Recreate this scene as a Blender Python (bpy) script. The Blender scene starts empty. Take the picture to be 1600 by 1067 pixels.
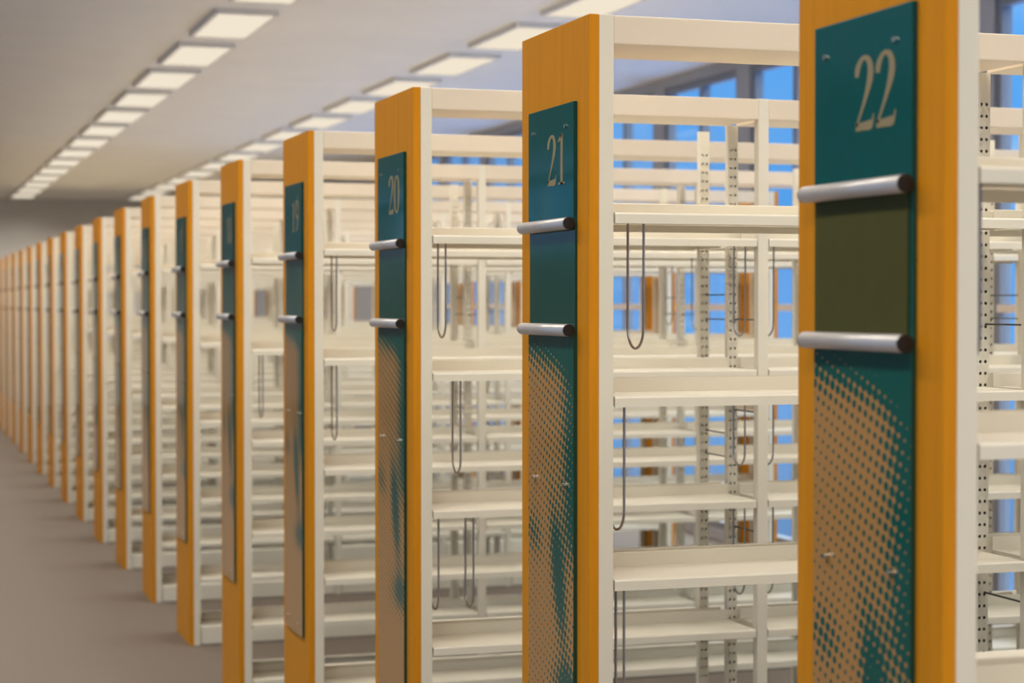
import bpy, bmesh, math, random
from mathutils import Vector

# ------------------------------------------------------------------ camera, world, exposure
sc = bpy.context.scene
C = sc.collection
random.seed(7)

EYE = 1.55                       # camera height
cam_d = bpy.data.cameras.new('camera')
cam = bpy.data.objects.new('camera', cam_d)
C.objects.link(cam)
cam.location = (0, 0, EYE)
cam.rotation_euler = (math.radians(90 - 1.1209), 0, math.radians(-17.730))
cam_d.sensor_width = 36.0
cam_d.lens = 3032.7 / 1600 * 36.0
cam_d.clip_start, cam_d.clip_end = 0.05, 500
cam_d.dof.use_dof = True
cam_d.dof.focus_distance = 4.0
cam_d.dof.aperture_fstop = 4.5
cam_d.dof.aperture_blades = 0
sc.camera = cam

sc.view_settings.view_transform = 'Standard'
sc.view_settings.look = 'None'
sc.view_settings.gamma = 1.0
sc.view_settings.use_curve_mapping = False
sc.view_settings.exposure = 0.7
sc.cycles.use_denoising = True
sc.cycles.max_bounces = 10
sc.cycles.diffuse_bounces = 3
sc.cycles.transparent_max_bounces = 16
sc.cycles.sample_clamp_indirect = 6.0

HORIZON_SKY = (0.075, 0.26, 0.56, 1)
LOW_SKY = (0.10, 0.29, 0.58, 1)
HIGH_SKY = (1.0, 0.97, 0.92, 1)
HIGH_STRENGTH = 4.0
LAMP = 0.55
LAMP_WATTS = 8.6

world = bpy.data.worlds.new('sky')
sc.world = world
world.use_nodes = True
nt = world.node_tree
nt.nodes.clear()
wo = nt.nodes.new('ShaderNodeOutputWorld')
bg = nt.nodes.new('ShaderNodeBackground')
tc = nt.nodes.new('ShaderNodeTexCoord')
sep = nt.nodes.new('ShaderNodeSeparateXYZ')
nt.links.new(tc.outputs['Generated'], sep.inputs[0])
ramp = nt.nodes.new('ShaderNodeValToRGB')       # colour by height above the horizon
mr = nt.nodes.new('ShaderNodeMapRange')
mr.inputs['From Min'].default_value = -1.0
mr.inputs['From Max'].default_value = 1.0
nt.links.new(sep.outputs['Z'], mr.inputs['Value'])
nt.links.new(mr.outputs[0], ramp.inputs[0])
e = ramp.color_ramp.elements                    # added blue glow from below to tint the ceiling, haze, blue sky, bright high sky
e[0].position, e[0].color = 0.0, (0.55, 0.95, 1.9, 1)
e[1].position, e[1].color = 1.0, HIGH_SKY
for pos, col in ((0.36, (0.40, 0.70, 1.4, 1)), (0.44, (0.10, 0.20, 0.36, 1)), (0.485, LOW_SKY), (0.51, HORIZON_SKY), (0.565, (0.07, 0.27, 0.58, 1)), (0.70, HIGH_SKY)):
    k = e.new(pos); k.color = col
noise = nt.nodes.new('ShaderNodeTexNoise')
noise.inputs['Scale'].default_value = 9.0
noise.inputs['Detail'].default_value = 4.0
nt.links.new(tc.outputs['Generated'], noise.inputs['Vector'])
cr = nt.nodes.new('ShaderNodeValToRGB')
cr.color_ramp.elements[0].position = 0.55
cr.color_ramp.elements[1].position = 0.72
nt.links.new(noise.outputs['Fac'], cr.inputs[0])
mixc = nt.nodes.new('ShaderNodeMixRGB')
mixc.inputs[2].default_value = (0.34, 0.47, 0.62, 1)
above = nt.nodes.new('ShaderNodeMapRange')      # clouds only above the horizon
above.inputs['From Min'].default_value = 0.0; above.inputs['From Max'].default_value = 0.06
nt.links.new(sep.outputs['Z'], above.inputs['Value'])
cm = nt.nodes.new('ShaderNodeMath'); cm.operation = 'MULTIPLY'
nt.links.new(cr.outputs[0], cm.inputs[0]); nt.links.new(above.outputs[0], cm.inputs[1])
nt.links.new(cm.outputs[0], mixc.inputs[0])
nt.links.new(ramp.outputs[0], mixc.inputs[1])
nt.links.new(mixc.outputs[0], bg.inputs['Color'])
mr2 = nt.nodes.new('ShaderNodeMapRange')        # the open sky overhead is brighter
mr2.inputs['From Min'].default_value = 0.20
mr2.inputs['From Max'].default_value = 0.45
mr2.inputs['To Min'].default_value = 1.0
mr2.inputs['To Max'].default_value = HIGH_STRENGTH
nt.links.new(sep.outputs['Z'], mr2.inputs['Value'])
nt.links.new(mr2.outputs[0], bg.inputs['Strength'])
nt.links.new(bg.outputs[0], wo.inputs[0])

# ------------------------------------------------------------------ measured layout (metres)
L = 1.298                        # inner plane of the end panels
S = 1.32                         # row spacing
Y21 = 3.510                      # front of the second row
D = 0.43                         # depth of a double-faced range
PT = 0.020                       # end panel thickness
PD = 0.417                       # end panel depth
H = 2.106
BAY = 0.95
PW = 0.030                       # post width
NB = 3
XE = L + NB * BAY + PW           # far end of the steel frame
SHELVES = (1.726, 1.370, 1.014, 0.659, 0.303, 0.085)
XR, XL = 5.15, -5.0
YB, YF = -3.0, 30.0
HC = 3.12
WIN0, WINP, PIER = 11.30, 1.42, 0.20

# ------------------------------------------------------------------ materials
def new_mat(name):
    m = bpy.data.materials.new(name)
    m.use_nodes = True
    return m, m.node_tree, m.node_tree.nodes['Principled BSDF']

def plain(name, col, rough=0.5, metal=0.0, spec=0.5, noise_amt=0.04, scale=30.0, stretch=(1, 1, 1)):
    m, t, b = new_mat(name)
    b.inputs['Roughness'].default_value = rough
    b.inputs['Metallic'].default_value = metal
    b.inputs['Specular IOR Level'].default_value = spec
    co = t.nodes.new('ShaderNodeTexCoord'); mp = t.nodes.new('ShaderNodeMapping')
    mp.inputs['Scale'].default_value = stretch
    nz = t.nodes.new('ShaderNodeTexNoise'); nz.inputs['Scale'].default_value = scale
    nz.inputs['Detail'].default_value = 3
    rp = t.nodes.new('ShaderNodeValToRGB')
    rp.color_ramp.elements[0].position = 0.3; rp.color_ramp.elements[1].position = 0.7
    rp.color_ramp.elements[0].color = tuple(c * (1 - noise_amt) for c in col) + (1,)
    rp.color_ramp.elements[1].color = tuple(min(1, c * (1 + noise_amt)) for c in col) + (1,)
    t.links.new(co.outputs['Object'], mp.inputs[0]); t.links.new(mp.outputs[0], nz.inputs['Vector'])
    t.links.new(nz.outputs['Fac'], rp.inputs[0]); t.links.new(rp.outputs[0], b.inputs['Base Color'])
    return m

M_STEEL = plain('cream_enamel', (0.775, 0.710, 0.565), 0.38, noise_amt=0.015, scale=6)
M_CANOPY = plain('peach_enamel', (0.765, 0.645, 0.485), 0.4, noise_amt=0.015, scale=6)
M_WOOD = plain('varnished_wood', (0.64, 0.245, 0.010), 0.42, spec=0.08, noise_amt=0.06, scale=9, stretch=(6, 6, 0.35))
M_TEAL = plain('teal_acrylic', (0.002, 0.085, 0.080), 0.06, spec=0.3, noise_amt=0.02)
M_EDGE = plain('acrylic_edge', (0.004, 0.07, 0.05), 0.12, noise_amt=0.02)
M_OLIVE = plain('olive_card', (0.075, 0.072, 0.018), 0.5, spec=0.1, noise_amt=0.03)
M_TAN = plain('number_print', (0.28, 0.215, 0.105), 0.5, noise_amt=0.03)
M_ALU = plain('satin_aluminium', (0.60, 0.565, 0.53), 0.42, metal=0.5, noise_amt=0.03)
M_BLACK = plain('black_plastic', (0.008, 0.008, 0.009), 0.45)
M_WIRE = plain('steel_wire', (0.34, 0.32, 0.31), 0.3, metal=0.85, noise_amt=0.04)
M_ROD = plain('dark_wire', (0.10, 0.10, 0.09), 0.4, metal=0.6, noise_amt=0.04)
M_SCREW = plain('bright_steel', (0.7, 0.68, 0.62), 0.22, metal=1.0, noise_amt=0.02)
M_CEIL = plain('ceiling_paint', (0.74, 0.715, 0.675), 0.9, spec=0.2, noise_amt=0.02, scale=2)
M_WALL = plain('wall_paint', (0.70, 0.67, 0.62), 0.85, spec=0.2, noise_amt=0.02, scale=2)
M_FRAME_BACKLIT = plain('window_frame_backlit', (0.20, 0.22, 0.26), 0.5, noise_amt=0.02)  # backlit shade of the mullions is put into this dark colour
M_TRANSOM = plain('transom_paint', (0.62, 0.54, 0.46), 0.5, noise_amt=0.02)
M_PIER_BACKLIT = plain('window_wall_paint', (0.40, 0.41, 0.45), 0.8, spec=0.2, noise_amt=0.03, scale=2)  # darker than the other walls: shade against the windows is painted in
M_FLOOR = plain('brown_carpet', (0.16, 0.123, 0.093), 0.62, spec=0.35, noise_amt=0.10, scale=220)

def emission(name, col, s):
    m = bpy.data.materials.new(name); m.use_nodes = True
    t = m.node_tree; t.nodes.clear()
    o = t.nodes.new('ShaderNodeOutputMaterial'); em = t.nodes.new('ShaderNodeEmission')
    em.inputs[0].default_value = col + (1,); em.inputs[1].default_value = s
    t.links.new(em.outputs[0], o.inputs[0])
    return m
M_LAMP = emission('fluorescent_diffuser', (1.0, 0.88, 0.70), LAMP)

def glass_mat():
    m = bpy.data.materials.new('window_glass'); m.use_nodes = True
    t = m.node_tree; t.nodes.clear()
    o = t.nodes.new('ShaderNodeOutputMaterial'); mx = t.nodes.new('ShaderNodeMixShader')
    tr = t.nodes.new('ShaderNodeBsdfTransparent'); gl = t.nodes.new('ShaderNodeBsdfGlossy')
    fr = t.nodes.new('ShaderNodeMath'); fr.operation = 'POWER'; fr.inputs[1].default_value = 5.0
    lw = t.nodes.new('ShaderNodeLayerWeight'); t.links.new(lw.outputs['Facing'], fr.inputs[0])
    tr.inputs[0].default_value = (0.90, 0.96, 1.0, 1)
    gl.inputs['Roughness'].default_value = 0.02
    t.links.new(fr.outputs[0], mx.inputs[0]); t.links.new(tr.outputs[0], mx.inputs[1])
    t.links.new(gl.outputs[0], mx.inputs[2]); t.links.new(mx.outputs[0], o.inputs[0])
    return m
M_GLASS = glass_mat()

def halftone_mat():
    """Teal halftone print on a clear panel over wood; dot size follows a soft printed picture."""
    m, t, b = new_mat('halftone_print')
    b.inputs['Roughness'].default_value = 0.10
    b.inputs['Specular IOR Level'].default_value = 0.25
    N, K = t.nodes, t.links
    co = N.new('ShaderNodeTexCoord'); sp = N.new('ShaderNodeSeparateXYZ')
    K.new(co.outputs['Object'], sp.inputs[0])
    def put(sock, v):
        if isinstance(v, (int, float)): sock.default_value = v
        else: K.new(v, sock)
    def op(kind, a, b_=0.0, c_=0.0):
        n = N.new('ShaderNodeMath'); n.operation = kind
        put(n.inputs[0], a); put(n.inputs[1], b_); put(n.inputs[2], c_)
        return n.outputs[0]
    def add(a, b_): return op('ADD', a, b_)
    def sub(a, b_): return op('SUBTRACT', a, b_)
    def mul(a, b_): return op('MULTIPLY', a, b_)
    def step(v, lo, hi):
        n = N.new('ShaderNodeMapRange'); n.interpolation_type = 'SMOOTHSTEP'
        put(n.inputs['Value'], v); n.inputs['From Min'].default_value = lo; n.inputs['From Max'].default_value = hi
        return n.outputs[0]
    def gauss(a, sa, b_, sb):
        q = add(op('POWER', op('ABSOLUTE', mul(a, 1 / sa)), 2.0), op('POWER', op('ABSOLUTE', mul(b_, 1 / sb)), 2.0))
        return op('EXPONENT', mul(q, -1.0))
    y, z = sp.outputs['Y'], sp.outputs['Z']        # object space = range space: y away from the front, z height
    u = mul(sub(0.349, y), 1 / 0.281)              # 0 at the far (left) edge, 1 at the near (right) edge
    P, A = 0.0173, math.radians(19.5)
    p = add(mul(y, -math.cos(A) / P), mul(z, -math.sin(A) / P))
    q = add(mul(y, math.sin(A) / P), mul(z, -math.cos(A) / P))
    fx = sub(op('FRACT', add(p, 200.0)), 0.5); fy = sub(op('FRACT', add(q, 200.0)), 0.5)
    d = op('SQRT', add(mul(fx, fx), mul(fy, fy)))
    top = step(add(z, mul(u, 0.012)), 1.385, 1.490)
    right = step(u, 0.60, 1.05)
    body = step(z, 0.95, 1.12)
    R = add(0.155, mul(top, 0.48))
    R = add(R, mul(u, mul(body, 0.17)))
    R = add(R, mul(mul(right, body), 0.33))
    R = add(R, mul(gauss(sub(u, 0.12), 0.26, sub(add(z, mul(u, 0.06)), 1.082), 0.045), 0.27))
    us = add(u, mul(sub(z, 0.97), 0.9))            # the slanting dark streak
    R = add(R, mul(gauss(sub(us, 0.70), 0.15, sub(z, 1.0), 0.14), 0.55))
    R = add(R, mul(gauss(sub(u, 0.85), 0.30, sub(z, 0.79), 0.05), 0.45))
    R = sub(R, mul(gauss(sub(u, 0.45), 0.16, sub(z, 1.08), 0.10), 0.14))
    R = sub(R, mul(step(op('MULTIPLY', z, -1.0), -0.78, -0.55), 0.12))
    fac = op('GREATER_THAN', R, d)
    mx = N.new('ShaderNodeMixRGB')
    K.new(fac, mx.inputs[0])
    mx.inputs[1].default_value = (0.44, 0.225, 0.072, 1)
    mx.inputs[2].default_value = (0.003, 0.088, 0.070, 1)
    K.new(mx.outputs[0], b.inputs['Base Color'])
    return m
M_DOTS = halftone_mat()

# ------------------------------------------------------------------ mesh helpers
class MB:
    """Collects geometry for ONE mesh."""
    def __init__(s): s.v, s.f = [], []
    def box(s, x0, x1, y0, y1, z0, z1):
        n = len(s.v)
        s.v += [(x0, y0, z0), (x1, y0, z0), (x1, y1, z0), (x0, y1, z0), (x0, y0, z1), (x1, y0, z1), (x1, y1, z1), (x0, y1, z1)]
        s.f += [[n + i for i in q] for q in ((0, 3, 2, 1), (4, 5, 6, 7), (0, 1, 5, 4), (1, 2, 6, 5), (2, 3, 7, 6), (3, 0, 4, 7))]
        return s
    def prism_x(s, prof, x0, x1):
        """Extrude a (y, z) outline along x."""
        n, k = len(s.v), len(prof)
        s.v += [(x0, y, z) for y, z in prof] + [(x1, y, z) for y, z in prof]
        s.f += [[n + i, n + (i + 1) % k, n + k + (i + 1) % k, n + k + i] for i in range(k)]
        s.f += [[n + i for i in range(k)][::-1], [n + k + i for i in range(k)]]
        return s
    def tube(s, pts, r, seg=8):
        pts = [Vector(p) for p in pts]; n0 = len(s.v); ref = None
        for i, p in enumerate(pts):
            a = pts[max(i - 1, 0)]; b = pts[min(i + 1, len(pts) - 1)]
            t = (b - a).normalized()
            if ref is None:
                ref = Vector((1, 0, 0)) if abs(t.x) < 0.8 else Vector((0, 0, 1))
            ref = (ref - t * ref.dot(t)).normalized(); w = t.cross(ref)
            for k in range(seg):
                c = 2 * math.pi * k / seg
                s.v.append(tuple(p + ref * (r * math.cos(c)) + w * (r * math.sin(c))))
        for i in range(len(pts) - 1):
            for k in range(seg):
                a = n0 + i * seg + k; b = n0 + i * seg + (k + 1) % seg
                s.f.append([a, b, b + seg, a + seg])
        s.f.append([n0 + k for k in range(seg)][::-1])
        s.f.append([n0 + (len(pts) - 1) * seg + k for k in range(seg)])
        return s
    def mesh(s, name, mat, smooth=False, bevel=0.0):
        me = bpy.data.meshes.new(name)
        me.from_pydata(s.v, [], s.f)
        bm = bmesh.new(); bm.from_mesh(me)
        bmesh.ops.recalc_face_normals(bm, faces=bm.faces)
        if bevel:
            bmesh.ops.bevel(bm, geom=list(bm.edges), offset=bevel, segments=2, profile=0.6, affect='EDGES', clamp_overlap=True)
        bm.to_mesh(me); bm.free()
        if smooth:
            for p in me.polygons: p.use_smooth = True
        me.materials.append(mat)
        return me

def put(name, me, parent=None, loc=None, label=None):
    o = bpy.data.objects.new(name, me); C.objects.link(o)
    if parent is not None: o.parent = parent
    if loc is not None: o.location = loc
    if label: o['label'] = label
    return o

def empty(name, loc, label, cat, group=None):
    o = bpy.data.objects.new(name, None); C.objects.link(o)
    o.empty_display_size = 0.1
    o.location = loc; o['label'] = label; o['category'] = cat
    if group: o['group'] = group
    return o

def struct(name, me, loc=None):
    o = put(name, me, loc=loc); o['kind'] = 'structure'
    return o

ORD = ('zeroth first second third fourth fifth sixth seventh eighth ninth tenth eleventh twelfth thirteenth fourteenth '
       'fifteenth sixteenth seventeenth eighteenth nineteenth twentieth twenty-first twenty-second twenty-third').split()

# ------------------------------------------------------------------ the room
struct('floor', MB().box(XL - .2, XR + .2, YB - .2, YF + .2, -0.10, 0).mesh('floor', M_FLOOR))
struct('ceiling', MB().box(XL - .2, XR + .2, YB - .2, YF + .2, HC, HC + 0.12).mesh('ceiling', M_CEIL))
struct('wall_far', MB().box(XL - .2, XR + .2, YF, YF + .2, 0, HC).mesh('wall_far', M_WALL))
struct('wall_near', MB().box(XL - .2, XR + .2, YB - .2, YB, 0, HC).mesh('wall_near', M_WALL))
k0 = math.ceil((YB - WIN0) / WINP); k1 = math.floor((YF - WIN0) / WINP)
CURB, HEAD = 0.07, 3.05
def window_kind(side, k):
    """full-height windows on the right; on the left full near the front, a plain stretch, then a clerestory"""
    y = WIN0 + k * WINP
    if side == 'right': return 'full' if y < 18.6 else 'plain'
    return 'full' if y < 11.0 else ('plain' if y < 16.2 else 'high')  # the full-height left windows are unseen, added to let in daylight
SILL = 2.15
for side, x0, x1 in (('right', XR, XR + .08), ('left', XL - .16, XL)):
    w = MB().box(x0, x1, YB, YF, 0, CURB).box(x0, x1, YB, YF, HEAD, HC)
    for k in range(k0, k1 + 1):
        yc = WIN0 + k * WINP
        w.box(x0, x1, yc - PIER / 2, yc + PIER / 2, CURB, HEAD)
        kind = window_kind(side, k)
        if k < k1 and kind != 'full':
            w.box(x0, x1, yc + PIER / 2, yc + WINP - PIER / 2, CURB, HEAD if kind == 'plain' else SILL)
    w.box(x0, x1, YB, WIN0 + k0 * WINP - PIER / 2, CURB, HEAD)
    w.box(x0, x1, WIN0 + k1 * WINP + PIER / 2, YF, CURB, HEAD)
    struct('wall_' + side, w.mesh('wall', M_PIER_BACKLIT if side == 'right' else M_WALL))
ww = WINP - PIER                                   # clear window width
def window_meshes(z0, transom):
    fr = MB()
    for ya, yb in ((0, .045), (ww - .045, ww), (ww / 2 - .025, ww / 2 + .025)):
        fr.box(-.03, .03, ya, yb, z0, HEAD)
    bars = [(z0, z0 + .05), (HEAD - .05, HEAD)]
    for za, zb in bars:
        fr.box(-.03, .03, .045, ww / 2 - .025, za, zb); fr.box(-.03, .03, ww / 2 + .025, ww - .045, za, zb)
    tm = MB().box(-.036, -.005, .02, ww - .02, 1.505, 1.545).mesh('transom', M_TRANSOM) if transom else None
    return (fr.mesh('window_frame', M_FRAME_BACKLIT), MB().box(-.004, .004, .03, ww - .03, z0 + .03, HEAD - .03).mesh('glass_pane', M_GLASS), tm)
WIN = {'full': window_meshes(CURB, True), 'high': window_meshes(SILL, False)}
n = 0
for side, xw in (('right', XR + .045), ('left', XL - .07)):
    for k in range(k0, k1):
        kind = window_kind(side, k)
        if kind == 'plain': continue
        n += 1
        o = struct('window_%d' % n, WIN[kind][0], (xw, WIN0 + k * WINP + PIER / 2, 0))
        put('glass_pane', WIN[kind][1], o)
        if WIN[kind][2]: put('transom', WIN[kind][2], o)

# ------------------------------------------------------------------ ceiling lights
LW, LL = 0.34, 0.98
ME_LF = (MB().box(-LW / 2, LW / 2, -LL / 2, -LL / 2 + .02, -.03, 0).box(-LW / 2, LW / 2, LL / 2 - .02, LL / 2, -.03, 0)
         .box(-LW / 2, -LW / 2 + .02, -LL / 2 + .02, LL / 2 - .02, -.03, 0).box(LW / 2 - .02, LW / 2, -LL / 2 + .02, LL / 2 - .02, -.03, 0)).mesh('lamp_frame', M_WALL)
ME_LD = MB().box(-LW / 2 + .02, LW / 2 - .02, -LL / 2 + .02, LL / 2 - .02, -.026, -.012).mesh('diffuser', M_LAMP)
ROWS = ((1.82, 'over the shelf ends'), (3.50, 'above the bookless shelves'), (0.14, 'over the open aisle'))
lamp_data = bpy.data.lights.new('lamp_light', 'AREA')     # added under each dim diffuser; its spread sends most light downwards
lamp_data.shape = 'RECTANGLE'; lamp_data.size = LW - .05; lamp_data.size_y = LL - .05
lamp_data.energy = LAMP_WATTS; lamp_data.spread = math.radians(150); lamp_data.color = (1.0, 0.945, 0.86)
for X, where in ROWS:
    n_row = 23  # the last few sit unseen behind the camera, added to light front faces
    for i in range(n_row):
        y = 28.75 - i * 1.38
        t = empty('ceiling_light', (X, y, HC), '%s ceiling light panel from the far wall in the row %s' % (ORD[i + 1], where), 'ceiling light',
                  'ceiling lights in the row ' + where)
        put('lamp_frame', ME_LF, t); put('diffuser', ME_LD, t)
        lo = bpy.data.objects.new('lamp_light', lamp_data); C.objects.link(lo)
        lo.parent = t; lo.location = (0, 0, -.029)

# ------------------------------------------------------------------ shelving meshes (shared), range space: x=0 at inner panel plane, y=0 at the front
def shelf_profile():
    return [(0, -.021), (0, -.0035), (.001, -.001), (.0035, 0), (.189, 0), (.189, .0265), (.1905, .028), (.192, .0265),
            (.192, -.014), (.189, -.014), (.189, -.003), (.004, -.003), (.004, -.021)]
def shelf_mesh(back, base=False):
    x0, x1 = 0.0035, BAY - PW - 0.0035
    pr = shelf_profile()
    if base:
        pr = [(y, z if z > -.02 else -.080) for y, z in pr]
    if back:
        pr = [(D - y, z) for y, z in pr]
    m = MB().prism_x(pr, x0, x1)
    for xa in (x0, x1 - .002):
        ya, yb = (.0055, .1875) if not back else (D - .1875, D - .0055)
        m.box(xa, xa + .002, ya, yb, -.018, -.0035)
    return m.mesh('shelf', M_STEEL)
ME_SHELF = {(b, z < .1): shelf_mesh(b, z < .1) for b in (False, True) for z in (.3, .085)}

def post_mesh(perforated, flip=False, h=H, d=0.028):
    m = MB()
    if not perforated:
        m.box(0, PW, 0, d, 0, h)
        return m.mesh('post', M_STEEL, bevel=0.0012)
    m.v = []; m.f = []
    def V(x, y, z):
        m.v.append((x, y, z)); return len(m.v) - 1
    ya, yb = (0, d) if not flip else (d, 0)
    zs, pitch = 0.09, 0.0254
    nrow = int((h - 0.05 - zs) / pitch)
    xs = [0, PW / 2, PW]
    hole_x = (0.0088, 0.0212); r = 0.0036; seg = 8
    zz = [0.0] + [zs + i * pitch for i in range(nrow + 1)] + [h]
    grid = [[V(x, ya, z) for x in xs] for z in zz]
    for j in range(len(zz) - 1):
        for i in range(2):
            a, b, c, e_ = grid[j][i], grid[j][i + 1], grid[j + 1][i + 1], grid[j + 1][i]
            if j == 0 or j == len(zz) - 2:
                m.f.append([a, b, c, e_]); continue
            cz = (zz[j] + zz[j + 1]) / 2
            ring = [V(hole_x[i] + r * math.cos(math.pi * (2 * k + 1) / seg), ya, cz + r * math.sin(math.pi * (2 * k + 1) / seg)) for k in range(seg)]
            inner = [V(m.v[q][0], ya + (0.002 if not flip else -0.002), m.v[q][2]) for q in ring]
            # ring order: angles 22.5, 67.5, 112.5, ... ; corners: c (+,+), e_ (-,+), a (-,-), b (+,-)
            m.f += [[c, ring[0], ring[7], b], [e_, ring[2], ring[1], c], [a, ring[4], ring[3], e_], [b, ring[6], ring[5], a]]
            m.f += [[c, ring[1], ring[0]], [e_, ring[3], ring[2]], [a, ring[5], ring[4]], [b, ring[7], ring[6]]]
            for k in range(seg):
                m.f.append([ring[k], ring[(k + 1) % seg], inner[(k + 1) % seg], inner[k]])
    b0, b1, b2, b3 = V(0, yb, 0), V(PW, yb, 0), V(PW, yb, h), V(0, yb, h)
    left = [g[0] for g in grid]; right = [g[2] for g in grid]
    m.f.append([b0, b1, b2, b3])
    m.f.append(left + [b3, b0]); m.f.append(right + [b2, b1])
    m.f.append(grid[0] + [b1, b0]); m.f.append(grid[-1] + [b2, b3])
    return m.mesh('post', M_STEEL)
ME_POST = post_mesh(False)
ME_PERF = post_mesh(True, h=H - 0.055, d=0.020)
ME_CANOPY = MB().box(.0, BAY - PW, 0.0, 0.215, -0.055, 0).mesh('canopy_beam', M_CANOPY, bevel=0.002)
ME_PANEL = MB().box(-PT, 0, 0, PD, 0.0, H).mesh('end_panel', M_WOOD, bevel=0.0015)
ME_RODA = MB().tube([(0, 0, 0), (0, 0.1815, 0)], 0.0022, 6).mesh('tie_rod', M_ROD, smooth=False)
Z_LOW, Z_RAIL2, Z_RAIL1, Z_TOP = 0.46, 1.4975, 1.7067, 1.945
YN, YX = 0.068, 0.349            # sign edges: near, far
BT = 0.008                       # sign thickness
ME_PLATE = MB().box(-PT - BT, -PT, YN, YX, Z_RAIL1, Z_TOP).mesh('number_plate', M_TEAL, bevel=0.0006)
ME_BACK = MB().box(-PT - .005, -PT, YN, YX, Z_RAIL2, Z_RAIL1).mesh('card_backing', M_EDGE, bevel=0.0004)
ME_CARD = MB().box(-PT - .0075, -PT - .005, YN + .012, YX - .001, Z_RAIL2, Z_RAIL1).mesh('card_insert', M_OLIVE)
ME_DOTS = MB().box(-PT - BT, -PT, YN, YX, Z_LOW, Z_RAIL2).mesh('pattern_panel', M_DOTS, bevel=0.0006)
ME_DOTS.materials.append(M_EDGE)
for p in ME_DOTS.polygons:
    if p.normal.x > -0.9: p.material_index = 1
R0 = 0.0122
RX = -PT - 0.0185
def arc(x, z, r, y):
    return (x, y, z)
ME_RAIL = MB().tube([(RX, YN - .001, 0), (RX, YX + .008, 0)], R0, 24).mesh('sign_rail', M_ALU, smooth=False)
for p in ME_RAIL.polygons: p.use_smooth = len(p.vertices) == 4
ME_CAP = MB().tube([(RX, YN - .004, 0), (RX, YN - .001, 0)], R0 * 0.99, 24).mesh('end_cap', M_BLACK)
ME_CAP2 = MB().tube([(RX, YX + .008, 0), (RX, YX + .0105, 0)], R0 * 0.97, 24).mesh('end_cap', M_BLACK)
ME_SCREW = MB().tube([(0, 0, 0), (-.006, 0, 0), (-.0075, 0, 0)], 0.0042, 12).mesh('screw', M_SCREW)

# ---- numerals, drawn as thick-and-thin strokes on the plate
DIG = {
 '2': [[(.06, .72, .10), (.08, .82, .13), (.16, .92, .09), (.27, .965, .06), (.39, .91, .11), (.44, .79, .15), (.42, .66, .15), (.35, .51, .11), (.24, .33, .07), (.13, .17, .055), (.05, .06, .05)],
       [(.03, .055, .11), (.25, .055, .11), (.44, .065, .13), (.50, .12, .05), (.53, .20, .03)]],
 '1': [[(.28, .0, .13), (.28, .5, .13), (.28, .98, .13)], [(.08, .83, .05), (.2, .90, .07), (.30, .97, .05)], [(.08, .02, .04), (.48, .02, .04)]],
 '0': [[(.27, .97, .05), (.12, .85, .11), (.06, .5, .15), (.12, .15, .11), (.27, .03, .05), (.42, .15, .11), (.48, .5, .15), (.42, .85, .11), (.27, .97, .05)]],
 '9': [[(.46, .66, .13), (.36, .47, .07), (.22, .44, .06), (.09, .58, .13), (.08, .78, .13), (.2, .95, .06), (.32, .95, .06), (.45, .8, .13), (.46, .55, .14), (.36, .2, .10), (.12, .02, .06)]],
 '8': [[(.27, .53, .08), (.1, .66, .10), (.1, .85, .10), (.27, .97, .05), (.43, .85, .11), (.42, .66, .10), (.27, .53, .1), (.08, .36, .12), (.08, .15, .12), (.27, .03, .05), (.47, .16, .12), (.46, .36, .12), (.27, .53, .08)]],
 '7': [[(.05, .92, .12), (.5, .92, .12)], [(.48, .90, .07), (.34, .5, .10), (.22, .0, .15)]],
 '6': [[(.42, .98, .06), (.18, .8, .10), (.08, .45, .14), (.1, .2, .13), (.22, .05, .06), (.34, .05, .06), (.46, .22, .13), (.45, .42, .13), (.32, .56, .06), (.18, .53, .06), (.08, .36, .1)]],
 '5': [[(.13, .95, .06), (.46, .95, .08)], [(.14, .95, .05), (.11, .55, .05)], [(.11, .55, .05), (.3, .6, .07), (.46, .42, .14), (.44, .2, .14), (.25, .03, .07), (.06, .1, .08)]],
 '4': [[(.37, .0, .12), (.37, .98, .12)], [(.37, .97, .05), (.03, .3, .05)], [(.03, .28, .06), (.53, .28, .06)]],
 '3': [[(.06, .8, .1), (.15, .94, .08), (.3, .97, .05), (.43, .83, .12), (.4, .64, .1), (.22, .53, .05), (.42, .42, .10), (.46, .22, .14), (.3, .04, .06), (.12, .05, .07), (.05, .18, .1)]],
}
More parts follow.
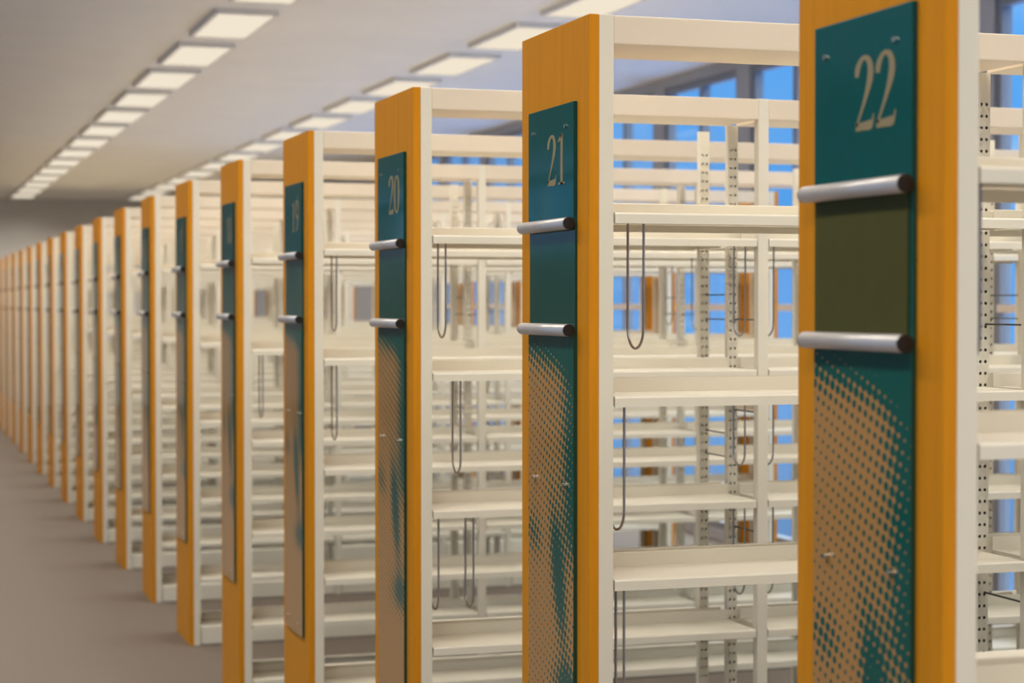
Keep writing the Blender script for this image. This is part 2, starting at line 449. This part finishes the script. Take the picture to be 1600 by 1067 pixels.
def digit_mesh(text):
    m = MB()
    h = 0.103; pen = 0.0
    x = -PT - BT - 0.0006
    base_y, base_z = 0.226, 1.787
    for ch in text:
        for st in DIG[ch]:
            # resample the spine for smooth curves
            pts = []
            for i in range(len(st) - 1):
                p0 = st[max(i - 1, 0)]; p1 = st[i]; p2 = st[i + 1]; p3 = st[min(i + 2, len(st) - 1)]
                for t in (0, .25, .5, .75):
                    pts.append(tuple(.5 * ((2 * p1[k]) + (-p0[k] + p2[k]) * t + (2 * p0[k] - 5 * p1[k] + 4 * p2[k] - p3[k]) * t * t +
                                           (-p0[k] + 3 * p1[k] - 3 * p2[k] + p3[k]) * t ** 3) for k in range(3)))
            pts.append(st[-1])
            n0 = len(m.v)
            for i, (a, b, w) in enumerate(pts):
                q0 = pts[max(i - 1, 0)]; q1 = pts[min(i + 1, len(pts) - 1)]
                tx, ty = q1[0] - q0[0], q1[1] - q0[1]; l = math.hypot(tx, ty) or 1
                nx, ny = -ty / l * w / 2, tx / l * w / 2
                for sx in (1, -1):
                    yy = base_y - (pen + (a + sx * nx) * h); zz = base_z + (b + sx * ny) * h
                    m.v.append((x, yy, zz)); m.v.append((x + 0.0006, yy, zz))
            for i in range(len(pts) - 1):
                a = n0 + i * 4
                m.f += [[a, a + 2, a + 6, a + 4], [a, a + 4, a + 5, a + 1], [a + 2, a + 3, a + 7, a + 6]]
        pen += 0.0595
    return m.mesh('number', M_TAN)

def wire_mesh(w, length, top=0.0):
    """U-shaped wire hanging in the depth direction; origin at the shelf underside above its near leg."""
    r = w / 2; pts = []
    pts += [(-.012, 0, -.0028), (-.006, 0, -.0028), (-.002, 0, -.004), (0, 0, -.009), (0, 0, -length + r)]
    for k in range(1, 12):
        a = math.pi * k / 12
        pts.append((0, r - r * math.cos(a), -length + r - r * math.sin(a)))
    pts += [(0, w, -length + r), (0, w, -.009), (-.002, w, -.004), (-.006, w, -.0028), (-.012, w, -.0028)]
    me = MB().tube(pts, 0.0027, 8).mesh('wire_book_support', M_WIRE, smooth=True)
    return me

# ------------------------------------------------------------------ the ranges
def make_range(loc, label, cat, group):
    t = empty('shelving_range', loc, label, cat, group)
    put('end_panel', ME_PANEL, t)
    put('end_panel', ME_PANEL, t, (XE - L + PT, 0, 0))
    p = put('number_plate', ME_PLATE, t)
    for yy in (YN + .045, YX - .035):
        put('screw', ME_SCREW, p, (-PT - BT + .004, yy, Z_TOP - .045))
    put('card_backing', ME_BACK, t)
    d = put('pattern_panel', ME_DOTS, t, label='panel of teal halftone dots')
    for zz in (1.19, 0.50):
        for yy in (YN + .047, YX - .047):
            put('screw', ME_SCREW, d, (-PT - BT, yy, zz))
    for zz in (Z_RAIL1, Z_RAIL2):
        r = put('sign_rail', ME_RAIL, t, (0, 0, zz))
        put('end_cap', ME_CAP, r); put('end_cap', ME_CAP2, r)
    for k in range(NB + 1):
        x = k * BAY
        put('post', ME_POST, t, (x, 0, 0))
        put('perforated_post', ME_PERF, t, (x, 0.201, 0))
        put('perforated_post', ME_PERF, t, (x, 0.402, 0))
        if 0 < k < NB:
            for zz in (1.575, 1.505, 1.18, 1.113):
                put('tie_rod', ME_RODA, t, (x + .0212, 0.2205, zz))
            for zz in (1.505, 1.25, 0.92):
                put('tie_rod', ME_RODA, t, (x + .0212, 0.0240, zz))
    for k in range(NB):
        x = k * BAY + PW
        put('canopy_beam', ME_CANOPY, t, (x, 0, H - .001))
        for z in SHELVES:
            for back in (False, True):
                put('shelf', ME_SHELF[(back, z < .1)], t, (x, 0, z))
    return t

def copy_tree(o, parent=None):
    c = o.copy(); C.objects.link(c)
    if parent is not None: c.parent = parent
    for ch in list(o.children): copy_tree(ch, c)
    return c

def row_y(n): return Y21 + (21 - n) * S
FIRST, LAST = 22, 4
proto = None
ranges = {}
for n in range(FIRST, LAST - 1, -1):
    i = FIRST - n
    if i == 0: lab = 'nearest cream steel shelving range, wooden end panel with teal sign numbered 22'
    elif i == 1: lab = 'cream steel shelving range with wooden end panel directly behind the one numbered 22'
    else: lab = 'cream steel shelving range with wooden end panel, %s row behind the one numbered 22' % ORD[i]
    if proto is None:
        proto = make_range((L, row_y(n), 0), lab, 'shelving', 'parallel rows of library shelving')
        t = proto
    else:
        t = copy_tree(proto)
        t.location = (L, row_y(n), 0); t['label'] = lab
    ranges[n] = t
for n, t in ranges.items():
    if n == FIRST:                                    # the only holder with a card in it
        put('card_insert', ME_CARD, t, label='olive card')
    plate = [c for c in t.children if c.name.split('.')[0] == 'number_plate'][0]
    put('number', digit_mesh(str(n)), plate, label='tan numerals %d' % n)

# ------------------------------------------------------------------ wire book supports hanging under the shelves
WM = {}
def wire(n, x, shelf, w, y0, label, length=0.262):
    key = (w, length)
    if key not in WM: WM[key] = wire_mesh(w, length)
    z = SHELVES[shelf] - .003
    o = put('wire_book_support', WM[key], None, (L + x, row_y(n) + y0, z))
    o['label'] = label; o['category'] = 'wire book support'; o['group'] = 'wire book supports under the shelves'
B1 = BAY + PW
wire(22, 0.050, 0, 0.09, 0.03, 'wire book support under the top shelf of the nearest range numbered 22')
wire(21, 0.100, 0, 0.085, 0.02, 'long wire loop under the top shelf just right of the second range wooden panel')
wire(21, 0.060, 1, 0.085, 0.02, 'wire loop under the second shelf beside the white post of the second range')
wire(21, 0.060, 2, 0.045, 0.02, 'wire loop under the third shelf of the second range, cut by the frame bottom')
wire(20, 0.925, 0, 0.075, 0.03, 'wire loop under the third range top shelf, left of its middle post')
wire(20, 0.925, 1, 0.075, 0.03, 'wire loop under the third range second shelf, left of its middle post')
wire(20, 0.925, 2, 0.075, 0.03, 'wire loop under the third range third shelf, left of its middle post')
wire(20, 1.010, 0, 0.075, 0.03, 'wire loop under the third range top shelf, right of its middle post')
wire(20, 1.010, 1, 0.075, 0.03, 'wire loop under the third range second shelf, right of its middle post')
wire(20, 1.010, 2, 0.075, 0.03, 'wire loop under the third range third shelf, right of its middle post')
wire(20, 0.075, 0, 0.075, 0.03, 'wire loop under the third range top shelf beside its wooden end panel')
wire(20, 0.115, 1, 0.075, 0.03, 'wire loop under the third range second shelf beside its wooden end panel')
wire(20, 0.055, 2, 0.075, 0.03, 'wire loop under the third range third shelf, nearer its wooden end panel')
wire(20, 0.150, 2, 0.075, 0.03, 'wire loop under the third range third shelf, farther from its wooden end panel')
wire(19, 0.080, 0, 0.075, 0.03, 'wire loop under the fourth range top shelf beside its wooden end panel')
wire(19, 0.080, 1, 0.075, 0.03, 'wire loop under the fourth range second shelf beside its wooden end panel')
wire(19, 1.36, 0, 0.075, 0.03, 'wire loop under the fourth range top shelf, in its second bay')
wire(18, 1.80, 0, 0.075, 0.03, 'wire loop under the fifth range top shelf, near its second middle post')
wire(18, 0.080, 1, 0.075, 0.03, 'wire loop under the fifth range second shelf beside its wooden end panel')
